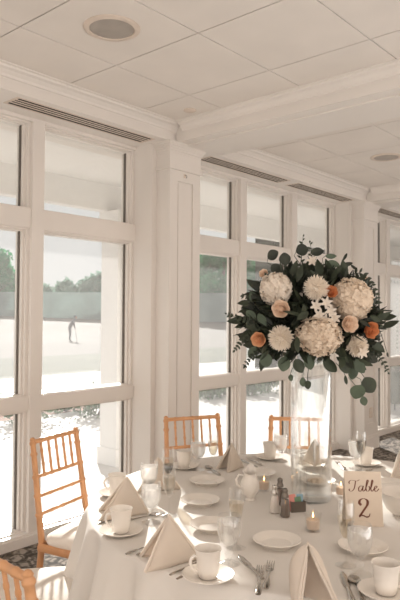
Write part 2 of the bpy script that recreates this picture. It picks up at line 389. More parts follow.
def leaf_quad(mb, p, s, rnd):
    a = Vector((rnd.uniform(-1, 1), rnd.uniform(-1, 1), rnd.uniform(-1, 1))).normalized(); b_ = a.orthogonal().normalized(); c = a.cross(b_)
    mb.add([p-b_*s, p-c*s*.5, p+b_*s, p+c*s*.5], [(0, 1, 2, 3)])
def tree(loc, h, rad, label, group, m, nleaf=1800, ls=.22, seed=0, trunk=.35):
    rnd = random.Random(seed); o = empty('tree', loc, label=label, cat='tree', group=group)
    tr = MB().tube([(0, 0, 0), (.1, .05, h*.3), (0, .1, h*.7)], [rad*.09, rad*.07, rad*.03], 8)
    for q in range(5):
        a = q*1.3; tr.tube([(0, 0, h*(.25+.05*q)), (math.cos(a)*rad*.5, math.sin(a)*rad*.5, h*(.45+.07*q))], [rad*.04, rad*.015], 6)
    tr.build('trunk', M['bark'], o)
    cr_ = MB(); blobs = [(Vector((rnd.gauss(0, .42)*rad, rnd.gauss(0, .42)*rad, h*(trunk+(1-trunk)*rnd.uniform(.15, .85)))), rad*rnd.uniform(.32, .52)) for _ in range(15)]
    for _ in range(nleaf):
        c, br = rnd.choice(blobs); d = Vector((rnd.gauss(0, 1), rnd.gauss(0, 1), rnd.gauss(0, 1))).normalized()
        leaf_quad(cr_, c+d*br*rnd.uniform(.6, 1.05), ls*rnd.uniform(.7, 1.4), rnd)
    for c, br in blobs:
        vs = []; 
        cr_.lathe([(br*.75*math.sin(PI*j/6)+.001, -br*.75*math.cos(PI*j/6)) for j in range(7)], 8, c=tuple(c), close=False)
    cr_.build('crown', m, o, smooth=False)
def at_dist(px, py, D):
    p = on_depth(px, py, D); return p
# far tree line
rt = random.Random(3)
def gz(y): return -.15+2.45*min(1, max(0, (y-55)/55))
for i, (px, top) in enumerate([(-20, 262), (2, 284), (22, 292), (38, 292), (54, 290), (72, 288), (88, 280), (102, 271), (116, 267), (132, 262), (150, 258), (184, 262), (200, 262), (216, 265), (236, 262), (256, 258), (276, 262), (300, 264), (330, 262)]):
    D = 128; p = at_dist(px, top, D); hz = p.z-gz(p.y)
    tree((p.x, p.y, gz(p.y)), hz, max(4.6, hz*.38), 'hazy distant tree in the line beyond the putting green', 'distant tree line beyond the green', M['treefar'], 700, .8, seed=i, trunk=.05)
# nearer trees
near = [(-3, 245, 118, 'leafy tree at the left edge beyond the green', 4.4), (202, 230, 122, 'large green tree seen just right of the near column', 6.2), (224, 236, 116, 'large green tree seen beside the second window mullion', 5.4),
        (250, 262, 118, 'bushy green tree seen just left of the flowers', 5), (274, 252, 122, 'green tree seen behind the top of the flowers', 6), (300, 256, 118, 'green tree mostly hidden behind the flowers', 6)]
for i, (px, top, D, lb, rad) in enumerate(near):
    p = at_dist(px, top, D); tree((p.x, p.y, gz(p.y)), p.z-gz(p.y), rad, lb, None, M['tree'], 2600, .5, seed=40+i, trunk=.03)
    
# windscreen fence below the tree line
fp0, fp1 = at_dist(-60, 318, 106), at_dist(345, 318, 106)
fl = math.hypot(fp1.x-fp0.x, fp1.y-fp0.y)
o = empty('fence', (fp0.x, fp0.y, .3), math.atan2(fp1.y-fp0.y, fp1.x-fp0.x), label='long grey-green screened fence at the far side of the green', cat='fence')
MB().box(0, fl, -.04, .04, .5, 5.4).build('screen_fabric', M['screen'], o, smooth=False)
for i in range(12): MB().tube([(i*fl/11, .15, 0), (i*fl/11, .15, 5.6)], .07, 6).build('fence_post', M['cartm'], o)
# shrubs in the bed
def shrub(px, py, r, h, label, seed):
    rnd = random.Random(seed); p = on_z(px, py, -.08); o = empty('shrub', p, label=label, cat='shrub', group='shrubs in the mulch bed')
    s_ = MB()
    for q in range(7): a = q*.9; s_.tube([(0, 0, 0), (math.cos(a)*r*.6, math.sin(a)*r*.6, h*.7)], .008, 5)
    s_.build('stem', M['bark'], o)
    l_ = MB()
    for _ in range(420):
        d = Vector((rnd.gauss(0, .4)*r, rnd.gauss(0, .4)*r, h*(.5+rnd.gauss(0, .2)))); d.z = max(.03, d.z); leaf_quad(l_, d, .045, rnd)
    l_.build('foliage', M['shrub'], o, smooth=False)
for i, (px, py, r_, h, lb) in enumerate([(66, 412, .4, .35, 'low shrub in the bed seen through the left window beside the chair'), (96, 418, .5, .5, 'rounder shrub in the bed left of the porch column'), (24, 424, .45, .45, 'shrub in the bed seen through the leftmost lower pane'),
        (208, 400, .4, .4, 'shrub in the bed seen between near column and mullion'), (250, 397, .4, .38, 'shrub in the mulch seen left of the vase'), (266, 393, .4, .5, 'fuller shrub in the mulch seen close beside the vase'), (222, 398, .35, .35, 'small shrub in the bed seen by the second mullion')]): shrub(px, py, r_, h, lb, i)

# perforated white porch screen beyond the third window
A1, A2 = on_y(386, 300, 6.5), on_y(412, 300, 6.5)
o = empty('porch_screen', (A1.x, 6.5, -.04), label='white perforated porch screen seen through the right window', cat='screen')
LX = A2.x-A1.x
zz = lambda py: on_y(394, py, 6.5).z+.04
def perf(mb, x0, x1, z0, z1, cols, rows, b_=.25):
    cw = (x1-x0)/cols; ch = (z1-z0)/rows
    for i in range(cols+1):
        x = x0+i*cw; mb.box(max(x0, x-cw*b_), min(x1, x+cw*b_), 0, .03, z0, z1)
    for j in range(rows+1):
        z = z0+j*ch; mb.box(x0, x1, .002, .028, max(z0, z-ch*b_), min(z1, z+ch*b_))
s_ = MB(); pn = MB()
dx = LX/8
perf(s_, 0, LX, zz(284.5), zz(273), 8, 2); perf(s_, 0, LX, zz(267.5), zz(262.5), 8, 1); pn.box(0, LX, 0, .03, zz(273), zz(267.5)); pn.box(0, LX, 0, .03, zz(262.5), zz(230))
xa_, xb_ = on_y(395.6, 300, 6.5).x-A1.x, on_y(399.4, 300, 6.5).x-A1.x
pn.box(0, LX, 0, .03, zz(293), zz(284.5)); pn.box(0, xa_, 0, .03, zz(369), zz(293)); pn.box(xb_, LX, 0, .03, zz(369), zz(293)); pn.box(xa_, xb_, 0, .03, zz(369), zz(362)); pn.box(0, .08, 0, .08, 0, zz(369)); pn.box(LX-.08, LX, 0, .08, 0, zz(369))
perf(s_, xa_, xb_, zz(362), zz(293), 1, 17)
pn.box(.05, .12, -.02, 0, zz(366), zz(290)).box(.05, LX, -.02, 0, zz(290), zz(290)+.06)
s_.build('lattice_grid', M['lattice'], o, smooth=False); pn.build('screen_panel', M['lattice'], o, smooth=False)
o = empty('hedge', (A1.x+LX/2, 9.6, -.08), label='dark clipped hedge showing through the holes of the porch screen', cat='hedge')
hg = MB().box(-LX*.9, LX*1.4, -.3, .3, 0, 4.6); rh = random.Random(8)
for _ in range(900): leaf_quad(hg, Vector((rh.uniform(-LX*.9, LX*1.4), -.3+rh.uniform(-.06, .02), rh.uniform(.05, 4.6))), .07, rh)
hg.build('foliage', M['leaf'], o, smooth=False)
# wheeled cart on the patio
p = on_z(396, 414, -.04)
o = empty('push_cart', (p.x, p.y, -.04), R(-60), label='dark wheeled push cart standing on the patio, seen at the right edge', cat='cart')
for s in (-.28, .28):
    wv = MB().tube([(s+.24*0, .3*math.cos(t*PI/12)*.7, .22+.21*math.sin(t*PI/12)) for t in range(25)], .03, 8, cap=False); wv.tube([(s-.02, 0, .22), (s+.02, 0, .22)], .05, 10)
    for q in range(6): a = q*PI/3; wv.tube([(s, 0, .22), (s, .2*math.cos(a), .22+.2*math.sin(a))], .008, 5)
    wv.build('wheel', M['cartm'], o)
MB().tube([(-.28, 0, .22), (.28, 0, .22)], .015, 6).tube([(0, 0, .22), (0, .3, .6), (0, .55, 1.05)], .02, 6).tube([(0, .3, .6), (0, .2, .05)], .015, 6).tube([(-.2, .55, 1.05), (.2, .55, 1.05)], .018, 6).build('cart_frame', M['cartm'], o)
bg_ = MB().lathe([(.11, 0), (.13, .1), (.12, .5), (.14, .8), (.14, .85)], 14, c=(0, .08, .2)); bg_.build('golf_bag', M['bagm'], o)
MB().tube([(.03, .1, .9), (.05, .12, 1.15)], .02, 6).tube([(-.05, .06, .9), (-.07, .06, 1.12)], .022, 6).build('club_head', M['lattice'], o)

o.scale = (.8, .8, .8)
# golfer
def skin_fig(name, joints, edges, m, parent, sub=1):
    me = bpy.data.meshes.new(name); me.from_pydata([j[0] for j in joints], edges, []); me.materials.append(m)
    o = bpy.data.objects.new(name, me); col.objects.link(o); o.parent = parent
    md = o.modifiers.new('skin', 'SKIN'); 
    for i, j in enumerate(joints):
        v = me.skin_vertices[0].data[i]; v.radius = (j[1], j[1]); v.use_root = (i == 0)
    md.use_smooth_shade = True
    sb = o.modifiers.new('sub', 'SUBSURF'); sb.levels = sub; sb.render_levels = sub
    return o
g = on_z(69.5, 341, -.15)
golfer = empty('person', (g.x, g.y, -.15), R(-35), label='golfer in grey clothes bent over a putter on the far green', cat='person')
J = [((0, 0, .92), .15), ((.08, 0, 1.12), .15), ((.20, 0, 1.34), .17), ((.30, 0, 1.46), .07), ((.36, 0, 1.56), .10), ((.37, 0, 1.66), .09),
     ((0, .11, .88), .11), ((.05, .14, .5), .08), ((0, .16, .09), .055), ((.14, .17, .04), .045),
     ((0, -.11, .88), .11), ((.05, -.14, .5), .08), ((0, -.16, .09), .055), ((.14, -.17, .04), .045),
     ((.22, .18, 1.36), .08), ((.30, .17, 1.10), .055), ((.36, .03, .88), .04), ((.22, -.18, 1.36), .08), ((.30, -.17, 1.10), .055), ((.36, -.03, .86), .04)]
body = skin_fig('body', J, [(0, 1), (1, 2), (2, 3), (3, 4), (4, 5), (0, 6), (6, 7), (7, 8), (8, 9), (0, 10), (10, 11), (11, 12), (12, 13), (2, 14), (14, 15), (15, 16), (2, 17), (17, 18), (18, 19)], M['suit'], golfer)
MB().lathe([(.115, 0), (.115, .03), (.09, .09), (.03, .12), (.001, .12)], 12, c=(.37, 0, 1.66)).box(.42, .56, -.07, .07, 1.66, 1.675).build('cap', M['capm'], golfer)
MB().lathe([(.04, -.06), (.075, -.03), (.08, .03), (.05, .07)], 10, c=(.42, 0, 1.60)).build('face', M['skin'], golfer)
p = golfer.matrix_basis @ Vector((0.37, 0, .90))
cr_, sr_ = math.cos(R(-35)), math.sin(R(-35))
o = empty('putter', (g.x+.5*cr_, g.y+.5*sr_, -.15), R(-35), label='putter held by the golfer on the far green', cat='golf club')
MB().tube([(-.14, 0, .95), (0, 0, .03)], .012, 6).build('shaft', M['steel'], o); MB().box(-.02, .02, -.06, .06, 0, .03).build('club_head', M['steel'], o, smooth=False)

# ------------------------------------------------------------------ table
TX, TY, TZ, TR = 2.235, 1.345, .76, .90
tb = empty('round_table', (TX, TY, 0), label='large round banquet table hidden under the floor-length ivory cloth', cat='table')
MB().lathe([(TR-.012, .725), (TR-.006, .735), (TR-.006, .752), (TR-.012, .757)], 64).build('tabletop', M['wood'], tb)
for a in range(4):
    t_ = R(45+90*a); MB().tube([(.6*math.cos(t_), .6*math.sin(t_), 0), (.6*math.cos(t_), .6*math.sin(t_), .725)], .018, 8).build('leg', M['steel'], tb)
def cloth():
    mb = MB(); NA = 360
    rings = [(.0, 0)]
    vs = [(TX, TY, TZ)]; fs = []
    rows = []
    for r_ in (.15, .3, .45, .6, .72, .82, .875, .893): rows.append(('t', r_))
    for d_ in (.0, .01, .03, .07, .13, .2, .3, .42, .55, .67, .735): rows.append(('d', d_))
    rnd = random.Random(5); ph = [rnd.uniform(0, 6.28) for _ in range(6)]
    for kind, q in rows:
        for k in range(NA):
            a = 2*PI*k/NA
            if kind == 't':
                r_ = q; z = TZ - (0 if q < .89 else .0015)
            else:
                w_ = min(1, q/.38)**.62
                fold = math.sin(23*a+ph[0]+1.2*math.sin(3*a+ph[1]))
                fold = (abs(fold)**.7)*(1 if fold > 0 else -1)
                f2 = math.sin(41*a+ph[2]+.8*math.sin(5*a+ph[3]))
                r_ = .899+.003*math.sin(min(1, q/.03)*PI/2)+w_*(.030+.040*q/.7)+w_*(.044*fold+.016*f2)*(1+.6*q)
                z = TZ-.006-q
            vs.append((TX+r_*math.cos(a), TY+r_*math.sin(a), z))
    for k in range(NA): fs.append((0, 1+k, 1+(k+1) % NA))
    for j in range(len(rows)-1):
        for k in range(NA): fs.append((1+j*NA+k, 1+(j+1)*NA+k, 1+(j+1)*NA+(k+1) % NA, 1+j*NA+(k+1) % NA))
    mb.add(vs, fs)
    o = mb.build('tablecloth', M['cloth'], ang=80)
    return tag(o, 'ivory floor-length cloth draped in folds over the round table', 'tablecloth')
cloth()

# ------------------------------------------------------------------ chairs
def bamboo(mb, p0, p1, r0, r1, rings, n=10, bump=.0040):
    p0, p1 = Vector(p0), Vector(p1); L = (p1-p0).length; pts = []; rad = []
    ts = {0.0: 0, 1.0: 0}
    for t_ in rings:
        for dt, b_ in ((-.010, 0), (-.004, bump), (.004, bump), (.010, 0)): ts[min(.999, max(.001, t_+dt/L))] = b_
    for t_ in sorted(ts): pts.append(p0.lerp(p1, t_)); rad.append(r0+(r1-r0)*t_+ts[t_])
    return mb.tube(pts, rad, n)
def chair(loc, rz, label):
    # local: +x is the facing direction, seat in front of back posts at x=0
    o = empty('chiavari_chair', loc, rz, label, 'chair', 'light wood ballroom chairs round the table')
    back = lambda z: -.075*max(0, (z-.45))/.47
    hw = .178
    for s in (-1, 1):
        mb = MB(); bamboo(mb, (-.05, s*hw*.97, 0), (.0, s*hw, .44), .012, .016, (.25, .6, .95)); bamboo(mb, (.0, s*hw, .44), (back(.915), s*hw*.93, .915), .0155, .0125, (.28, .46, .64, .86, .965)); 
        mb.lathe([(.013, 0), (.014, .004), (.010, .010), (.004, .014)], 10, c=(back(.915), s*hw*.93, .913)); mb.build('back_post', M['wood'], o)
        mb = MB(); bamboo(mb, (.40, s*.185, 0), (.385, s*.19, .425), .011, .017, (.3, .62, .9)); mb.build('leg', M['wood'], o)
    def cross(z, r_, rings, name, bow=.0):
        mb = MB(); bamboo(mb, (back(z), -hw*.96, z), (back(z), hw*.96, z), r_, r_, rings, bump=.002); mb.build(name, M['wood'], o)
    cross(.905, .011, (.18, .34, .5, .66, .82), 'top_rail'); cross(.745, .009, (.18, .34, .5, .66, .82), 'back_rail')
    cross(.655, .0085, (.25, .5, .75), 'back_rail'); cross(.575, .0085, (.25, .5, .75), 'back_rail')
    for k in range(5):
        y = hw*.93*(-1+2*(k+1)/6); mb = MB(); bamboo(mb, (back(.905), y, .90), (back(.745), y, .75), .0062, .0062, (.3, .7), 8, .0018); mb.build('spindle', M['wood'], o)
    fr_ = MB()
    out = [(.0, -.19), (.20, -.20), (.40, -.205), (.415, -.19), (.418, 0), (.415, .19), (.40, .205), (.20, .20), (.0, .19)]
    ring = [(x, y, .43) for x, y in out]+[(-.008, 0, .43)]
    fr_.tube(ring+[ring[0]], .017, 8, flat=1.15); fr_.add([(x, y, z_) for z_ in (.425, .435) for x, y in [(0, -.18), (.4, -.19), (.4, .19), (0, .18)]], [(0, 1, 2, 3), (4, 5, 6, 7)]); fr_.build('seat_frame', M['wood'], o)
    def cush(u, v):
        a = 2*PI*u; e = .42
        cx_, cy_ = math.cos(a), math.sin(a); sx_ = abs(cx_)**e*(1 if cx_ > 0 else -1); sy_ = abs(cy_)**e*(1 if cy_ > 0 else -1)
        pr_ = [(1.0, 0), (1.03, .015), (1.01, .032), (.9, .045), (.6, .053), (.3, .056), (.01, .057)][int(round(v*6))]
        return (.205+.205*sx_*pr_[0], .198*sy_*pr_[0], .445+pr_[1])
    MB().grid(cush, 40, 6, wrap=True).build('cushion', M['cushion'], o, ang=80)
    for s in (-1, 1):
        for z in (.16, .26):
            mb = MB(); bamboo(mb, (-.03+.05*z/.44, s*hw*.97, z), (.392, s*.187, z), .0085, .0085, (.3, .7), 8); mb.build('stretcher', M['wood'], o)
    for z in (.13, .23):
        mb = MB(); bamboo(mb, (.394, -.187, z), (.394, .187, z), .0085, .0085, (.3, .7), 8); mb.build('stretcher', M['wood'], o)
    mb = MB(); bamboo(mb, (-.02, -hw*.97, .21), (-.02, hw*.97, .21), .0085, .0085, (.3, .7), 8); mb.build('stretcher', M['wood'], o)
    return o
def place_chair(proto, a, b_, label, first=False):
    # a, b_: the two back-post tops measured in the room
    mid = (Vector(a)+Vector(b_))/2; ang = math.atan2(TY-mid[1], TX-mid[0])
    x = mid[0]+.075*math.cos(ang); y = mid[1]+.075*math.sin(ang)
    if first: proto.location = (x, y, 0); proto.rotation_euler = (0, 0, ang); proto['label'] = label; return proto
    return copy_tree(proto, (x, y, 0), ang, label)
ch = chair((0, 0, 0), 0, '')
place_chair(ch, (1.733, 2.566), (2.052, 2.66), 'light wood ballroom chair with ivory cushion at the left, in front of the window', True)
place_chair(ch, (2.668, 2.589), (2.90, 2.399), 'light wood ballroom chair behind the table in front of the near column')
place_chair(ch, (3.102, 2.128), (3.278, 1.886), 'light wood ballroom chair behind the table, seen through the glass vase')
place_chair(ch, (.834, 1.23), (.834, 1.58), 'light wood ballroom chair at the bottom left corner, nearest the camera')
place_chair(ch, (1.05, 2.07), (1.27, 2.35), 'light wood ballroom chair of which only the ivory seat shows at the bottom left')

# ------------------------------------------------------------------ tableware
def P(px, py, z=TZ): return on_z(px, py, z)
def out_ang(p): return math.atan2(p.y-TY, p.x-TX)
# cups and saucers
def cup_proto():
    o = empty('coffee_cup', (0, 0, 0), cat='cup')
    MB().lathe([(.024, 0), (.027, .002), (.028, .006), (.031, .012), (.034, .035), (.0355, .06), (.0385, .078), (.0415, .086), (.0405, .0875), (.0375, .083), (.034, .074), (.0325, .06), (.031, .03), (.026, .010), (.001, .008)], 36).build('cup_body', M['china'], o)
    pts = [(.0345, 0, .066), (.043, 0, .069), (.053, 0, .063), (.057, 0, .050), (.053, 0, .036), (.043, 0, .025), (.0325, 0, .022)]
    MB().tube(pts, [.005, .0048, .0045, .0045, .0045, .0045, .005], 8, upv=(0, 1, 0)).build('cup_handle', M['china'], o)
    return o
def saucer_proto():
    return tag(MB().lathe([(.03, 0), (.036, 0), (.038, .003), (.055, .006), (.072, .013), (.075, .0155), (.074, .017), (.056, .011), (.040, .007), (.030, .006), (.028, .0045), (.001, .0045)], 44).build('saucer', M['china']), cat='saucer')
cupp, saup = cup_proto(), saucer_proto()
cupp.scale = (.94, .94, .94)
cups = [(208, 577, 200, 'in front at bottom centre, beside the large napkin', 0), (121, 532, 185, 'at the left table edge in front of a napkin', 0), (117, 494, 185, 'at the back left behind the leaning napkin', 0),
        (184, 467, 130, 'in front of the chair by the near column', 0), (270, 458, 100, 'at the far edge left of the glass vase', 0), (386, 593, -10, 'at the bottom right corner', 0), (366, 464, 60, 'at the far right edge behind two glasses', 0)]
cup_lab = []
first = True
for px, py, ha, lb, _ in cups:
    p = P(px, py, TZ+.005)
    rz = yaw-PI/2+R(ha)  # handle direction in room terms, measured from the room diagonal
    s = saup if first else saup.copy(); 
    if not first: col.objects.link(s)
    s.location = (p.x, p.y, TZ); tag(s, 'cream china saucer under the cup '+lb, 'saucer', 'coffee saucers')
    if first: cupp.location = (p.x, p.y, TZ+.0048); cupp.rotation_euler = (0, 0, rz); c = cupp
    else: c = copy_tree(cupp, (p.x, p.y, TZ+.0048), rz)
    tag(c, 'cream china coffee cup '+lb, 'cup', 'coffee cups'); first = False
# plates
plp = MB().lathe([(.045, 0), (.05, 0), (.052, .004), (.060, .010), (.076, .018), (.079, .020), (.078, .022), (.060, .0145), (.052, .0105), (.047, .006), (.001, .0055)], 48).build('bread_plate', M['china'])
plates = [(207, 484, 'small cream plate in front of the far champagne flute, farthest of three in a row'), (200, 504, 'small cream plate in sunlight, middle of three in a row'), (212, 529, 'small cream plate partly behind the large front napkin'),
          (277, 545, 'small cream plate above the two forks'), (363, 551, 'small cream plate behind the frosted goblet at the right'), (259, 476, 'small cream plate behind the cream jug'),
          (318, 484, 'small cream plate of butter seen through the vase'), (313, 467, 'small cream plate under the napkin behind the vase'), (392, 487, 'small cream plate at the right edge above the bowl')]
for i, (px, py, lb) in enumerate(plates):
    o = plp if i == 0 else plp.copy()
    if i: col.objects.link(o)
    p = P(px, py); o.location = (p.x, p.y, TZ); tag(o, lb, 'plate', 'small bread plates')
# butter pearls: a heap on the plate
p = P(318, 484); rnd = random.Random(2); bp = MB()
for k in range(46):
    a = rnd.uniform(0, 6.28); r_ = .042*math.sqrt(rnd.random()); z = .012+rnd.random()*.012*(1-r_/.05)
    bp.lathe([(.001, -.005), (.0065, -.002), (.0075, .001), (.004, .005), (.001, .006)], 8, c=(r_*math.cos(a), r_*math.sin(a), z))
o = bp.build('butter_curls', M['ivory2']); o.location = (p.x, p.y, TZ); tag(o, 'heap of small pale butter pieces on the plate behind the vase', 'butter', kind='stuff')

# glasses
def goblet_proto():
    o = empty('water_goblet', (0, 0, 0), cat='goblet')
    MB().lathe([(.034, 0), (.035, .002), (.020, .006), (.010, .012)], 32).build('foot', M['glass'], o)
    MB().lathe([(.010, .012), (.008, .018), (.013, .026), (.014, .031), (.009, .038), (.008, .043), (.012, .047)], 24).build('stem', M['glass'], o)
    MB().lathe([(.006, .047), (.016, .052), (.027, .064), (.0345, .084), (.0375, .105), (.037, .125), (.0345, .145), (.0335, .1452), (.036, .125), (.0362, .105), (.033, .085), (.025, .066), (.012, .055), (.001, .053)], 36, close=False).build('bowl', M['glass'], o)
    MB().lathe([(.001, .055), (.012, .057), (.0245, .068), (.0325, .086), (.0355, .105), (.0357, .120), (.0352, .130), (.001, .130)], 32, close=False).build('iced_water', M['water'], o)
    return o
def flute_proto():
    o = empty('champagne_flute', (0, 0, 0), cat='flute')
    MB().lathe([(.031, 0), (.032, .002), (.016, .005), (.006, .010)], 28).build('foot', M['glass'], o)
    MB().lathe([(.006, .010), (.0042, .025), (.004, .055), (.006, .070)], 16).build('stem', M['glass'], o)
    MB().lathe([(.004, .070), (.012, .080), (.020, .100), (.0245, .130), (.0255, .155), (.024, .190), (.0232, .190), (.0245, .155), (.0235, .130), (.019, .102), (.010, .083), (.001, .079)], 32, close=False).build('bowl', M['glass'], o)
    MB().lathe([(.001, .080), (.010, .085), (.0185, .103), (.0228, .130), (.0236, .145), (.001, .145)], 28, close=False).build('champagne', M['champ'], o)
    return o
gp, fp = goblet_proto(), flute_proto()
gob = [(149, 501, 'at the left, between two napkins, farther of the pair'), (151, 526, 'at the left, nearer of the pair beside the flutes'), (198, 473, 'in front of the chair by the near column'), (229, 567, 'in front at bottom centre, beside the coffee cup'),
       (360, 578, 'at the right front, frosted with cold, beside the coffee cup'), (281, 465, 'at the far edge just left of the vase'), (356, 472, 'at the far right behind the table number card')]
for i, (px, py, lb) in enumerate(gob):
    p = P(px, py-3); o = gp if i == 0 else copy_tree(gp)
    o.location = (p.x, p.y, TZ+.001); tag(o, 'stemmed goblet of iced water '+lb, 'goblet', 'water goblets')
flu = [(168, 495, 'at the left, farther of the overlapping pair'), (169, 518, 'at the left, nearer of the overlapping pair'), (213, 474, 'left of the standing far napkin'), (236, 550, 'behind the front centre goblet'), (346, 568, 'in front of the table number card'), (361, 473, 'at the far right behind the table number card')]
for i, (px, py, lb) in enumerate(flu):
    p = P(px, py-2); o = fp if i == 0 else copy_tree(fp)
    o.location = (p.x, p.y, TZ+.001); tag(o, 'champagne flute partly filled '+lb, 'champagne glass', 'champagne flutes')

# napkins: pyramid fold, open side towards the diner
def napkin(px, py, h, L, label, rz=None, ap=(0, 0), k=.5, bulge=.018):
    p = P(px, py); a = out_ang(p) if rz is None else rz
    o = empty('napkin', (p.x, p.y, TZ), a, label, 'napkin', 'folded ivory napkins standing on the table')
    A = Vector((.012+ap[0], ap[1], h)); B = Vector((-L*.52, 0, .001)); 
    for s in (-1, 1):
        Lp = Vector((L*.50, s*L*k, .001))
        for lay in range(2):
            off = .008*lay
            def fn(u, v, s=s, off=off, lay=lay):
                # v: from apex (0) to base (1); u: from back tail (0) to front corner (1)
                q = A.lerp(B.lerp(Lp, u), v)
                nrm = (Lp-A).cross(B-A); nrm.normalize()
                if nrm.y*s < 0: nrm = -nrm
                bul = bulge*math.sin(PI*min(1, v)**.8)*math.sin(PI*u)**.7+.004*math.sin(7*u+3*v)*v
                q = q+nrm*(bul-off*min(1, 2.5*v))
                if v > .999: q.z = .0005+.001
                q.z = max(.0012, q.z); q.x += -.003*lay*u
                return tuple(q)
            mb = MB().grid(fn, 12, 12)
            # front hem: rolled edge giving the fold a real thickness
            hem = [fn(1, v/12) for v in range(1, 13)]
            mb.tube(hem, [.0022+.002*(j/11) for j in range(12)], 6)
            ob = mb.build('napkin_flap' if lay == 0 else 'napkin_inner_fold', M['napkin'], o, ang=70)
            sd_ = ob.modifiers.new('thick', 'SOLIDIFY'); sd_.thickness = .0022; sd_.offset = 0
    ridge = [tuple(A.lerp(B, t_/8)+Vector((0, 0, .002))) for t_ in range(9)]
    MB().tube(ridge, [.004, .005, .005, .005, .005, .005, .005, .0045, .003], 8).build('napkin_ridge', M['napkin'], o)
    return o
napkin(172, 562, .14, .175, 'large folded ivory napkin standing at bottom centre left, nearest the cloth edge', R(142), k=.4)
napkin(124, 515, .14, .18, 'folded ivory napkin behind the leftmost coffee cup', R(140), (-.02, 0), k=.4)
napkin(160, 489, .135, .17, 'folded ivory napkin behind the far left goblet', R(128), k=.4)
napkin(233, 469, .125, .125, 'folded ivory napkin standing at the far edge between flute and cup', R(165), k=.38)
napkin(306, 602, .155, .16, 'folded ivory napkin at bottom centre right with open folds towards the camera', R(236), k=.40, bulge=.034)
napkin(315, 468, .12, .12, 'folded ivory napkin seen through the glass vase').location.z = TZ+.02
napkin(403, 479, .15, .19, 'folded ivory napkin at the right edge glowing peach in sunlight')

# cutlery
def cut_mesh(kind):
    mb = MB(); L = .19
    if kind == 'knife':
        mb.tube([(0, 0, .004), (.02, 0, .005), (.08, 0, .004), (.10, 0, .003)], [.006, .0075, .006, .005], 8, flat=.45)
        mb.tube([(.10, 0, .003), (.12, 0, .003), (.18, 0, .003), (.205, 0, .003)], [.006, .0095, .009, .002], 8, flat=.15)
    elif kind == 'spoon':
        mb.tube([(0, 0, .004), (.02, 0, .005), (.08, 0, .006), (.125, 0, .004)], [.006, .008, .004, .0035], 8, flat=.35)
        def bw(u, v):
            a = 2*PI*u; r_ = v
            return (.150+.028*r_*math.cos(a), .018*r_*math.sin(a), .0025+.006*r_*r_)
        mb.grid(bw, 20, 5, wrap=True); mb.grid(lambda u, v: tuple(Vector(bw(u, v))-Vector((0, 0, .0014))), 20, 5, wrap=True)
    else:
        mb.tube([(0, 0, .004), (.02, 0, .006), (.07, 0, .006), (.115, 0, .004)], [.007, .0095, .004, .0035], 8, flat=.35)
        mb.tube([(.113, 0, .004), (.122, 0, .003), (.135, 0, .003)], [.004, .010, .011], 8, flat=.16)
        for q in range(4):
            y = -.0095+.0063*q; mb.tube([(.134, y, .003), (.16, y, .0045), (.185, y, .006)], [.002, .0018, .001], 6, flat=.7)
    return mb.build(kind, M['silver'])
protoc = {}
def cutlery(kind, a, b_, label, L=None):
    pa, pb = P(*a), P(*b_); d = pb-pa
    if kind in protoc: o = protoc[kind].copy(); col.objects.link(o)
    else: o = cut_mesh(kind); protoc[kind] = o
    o.location = (pa.x, pa.y, TZ); o.rotation_euler = (0, 0, math.atan2(d.y, d.x)); tag(o, label, kind, 'silver cutlery on the table')
    s = min(1.05, max(.75, d.length/.19)); o.scale = (s, s, s)
cutlery('fork', (258, 596), (261, 564), 'silver fork with tines up, left one of the pair at bottom centre')
cutlery('fork', (266, 590), (272, 558), 'silver fork with tines up, right one of the pair at bottom centre')
cutlery('knife', (170, 576), (196, 564), 'silver knife lying left of the front centre cup')
cutlery('spoon', (177, 580), (201, 569), 'silver spoon lying against the front centre saucer')
cutlery('fork', (126, 555), (153, 545), 'silver fork on the cloth below the leftmost saucer')
cutlery('fork', (137, 556), (160, 547), 'silver fork lying left of the large front napkin')
cutlery('knife', (98, 524), (118, 519), 'silver knife lying behind the leftmost saucer')
cutlery('spoon', (128, 521), (147, 517), 'silver spoon between leftmost cup and goblet')
cutlery('spoon', (220, 476), (203, 464), 'silver spoon by the far flute')
cutlery('fork', (262, 466), (247, 458), 'silver fork on the far left side of the jug')
cutlery('knife', (257, 468), (241, 460), 'silver knife next to the fork at the far table edge')
cutlery('fork', (345, 470), (334, 459), 'silver fork at the far edge right of the vase')
cutlery('knife', (263, 580), (240, 557), 'silver knife right of the front centre goblet')
cutlery('knife', (354, 606), (342, 572), 'silver knife in front of the frosted goblet')
cutlery('spoon', (364, 606), (352, 576), 'silver spoon between knife and cup at the bottom right')
cutlery('fork', (382, 467), (364, 472), 'silver fork at the far right beside the peach-lit napkin')

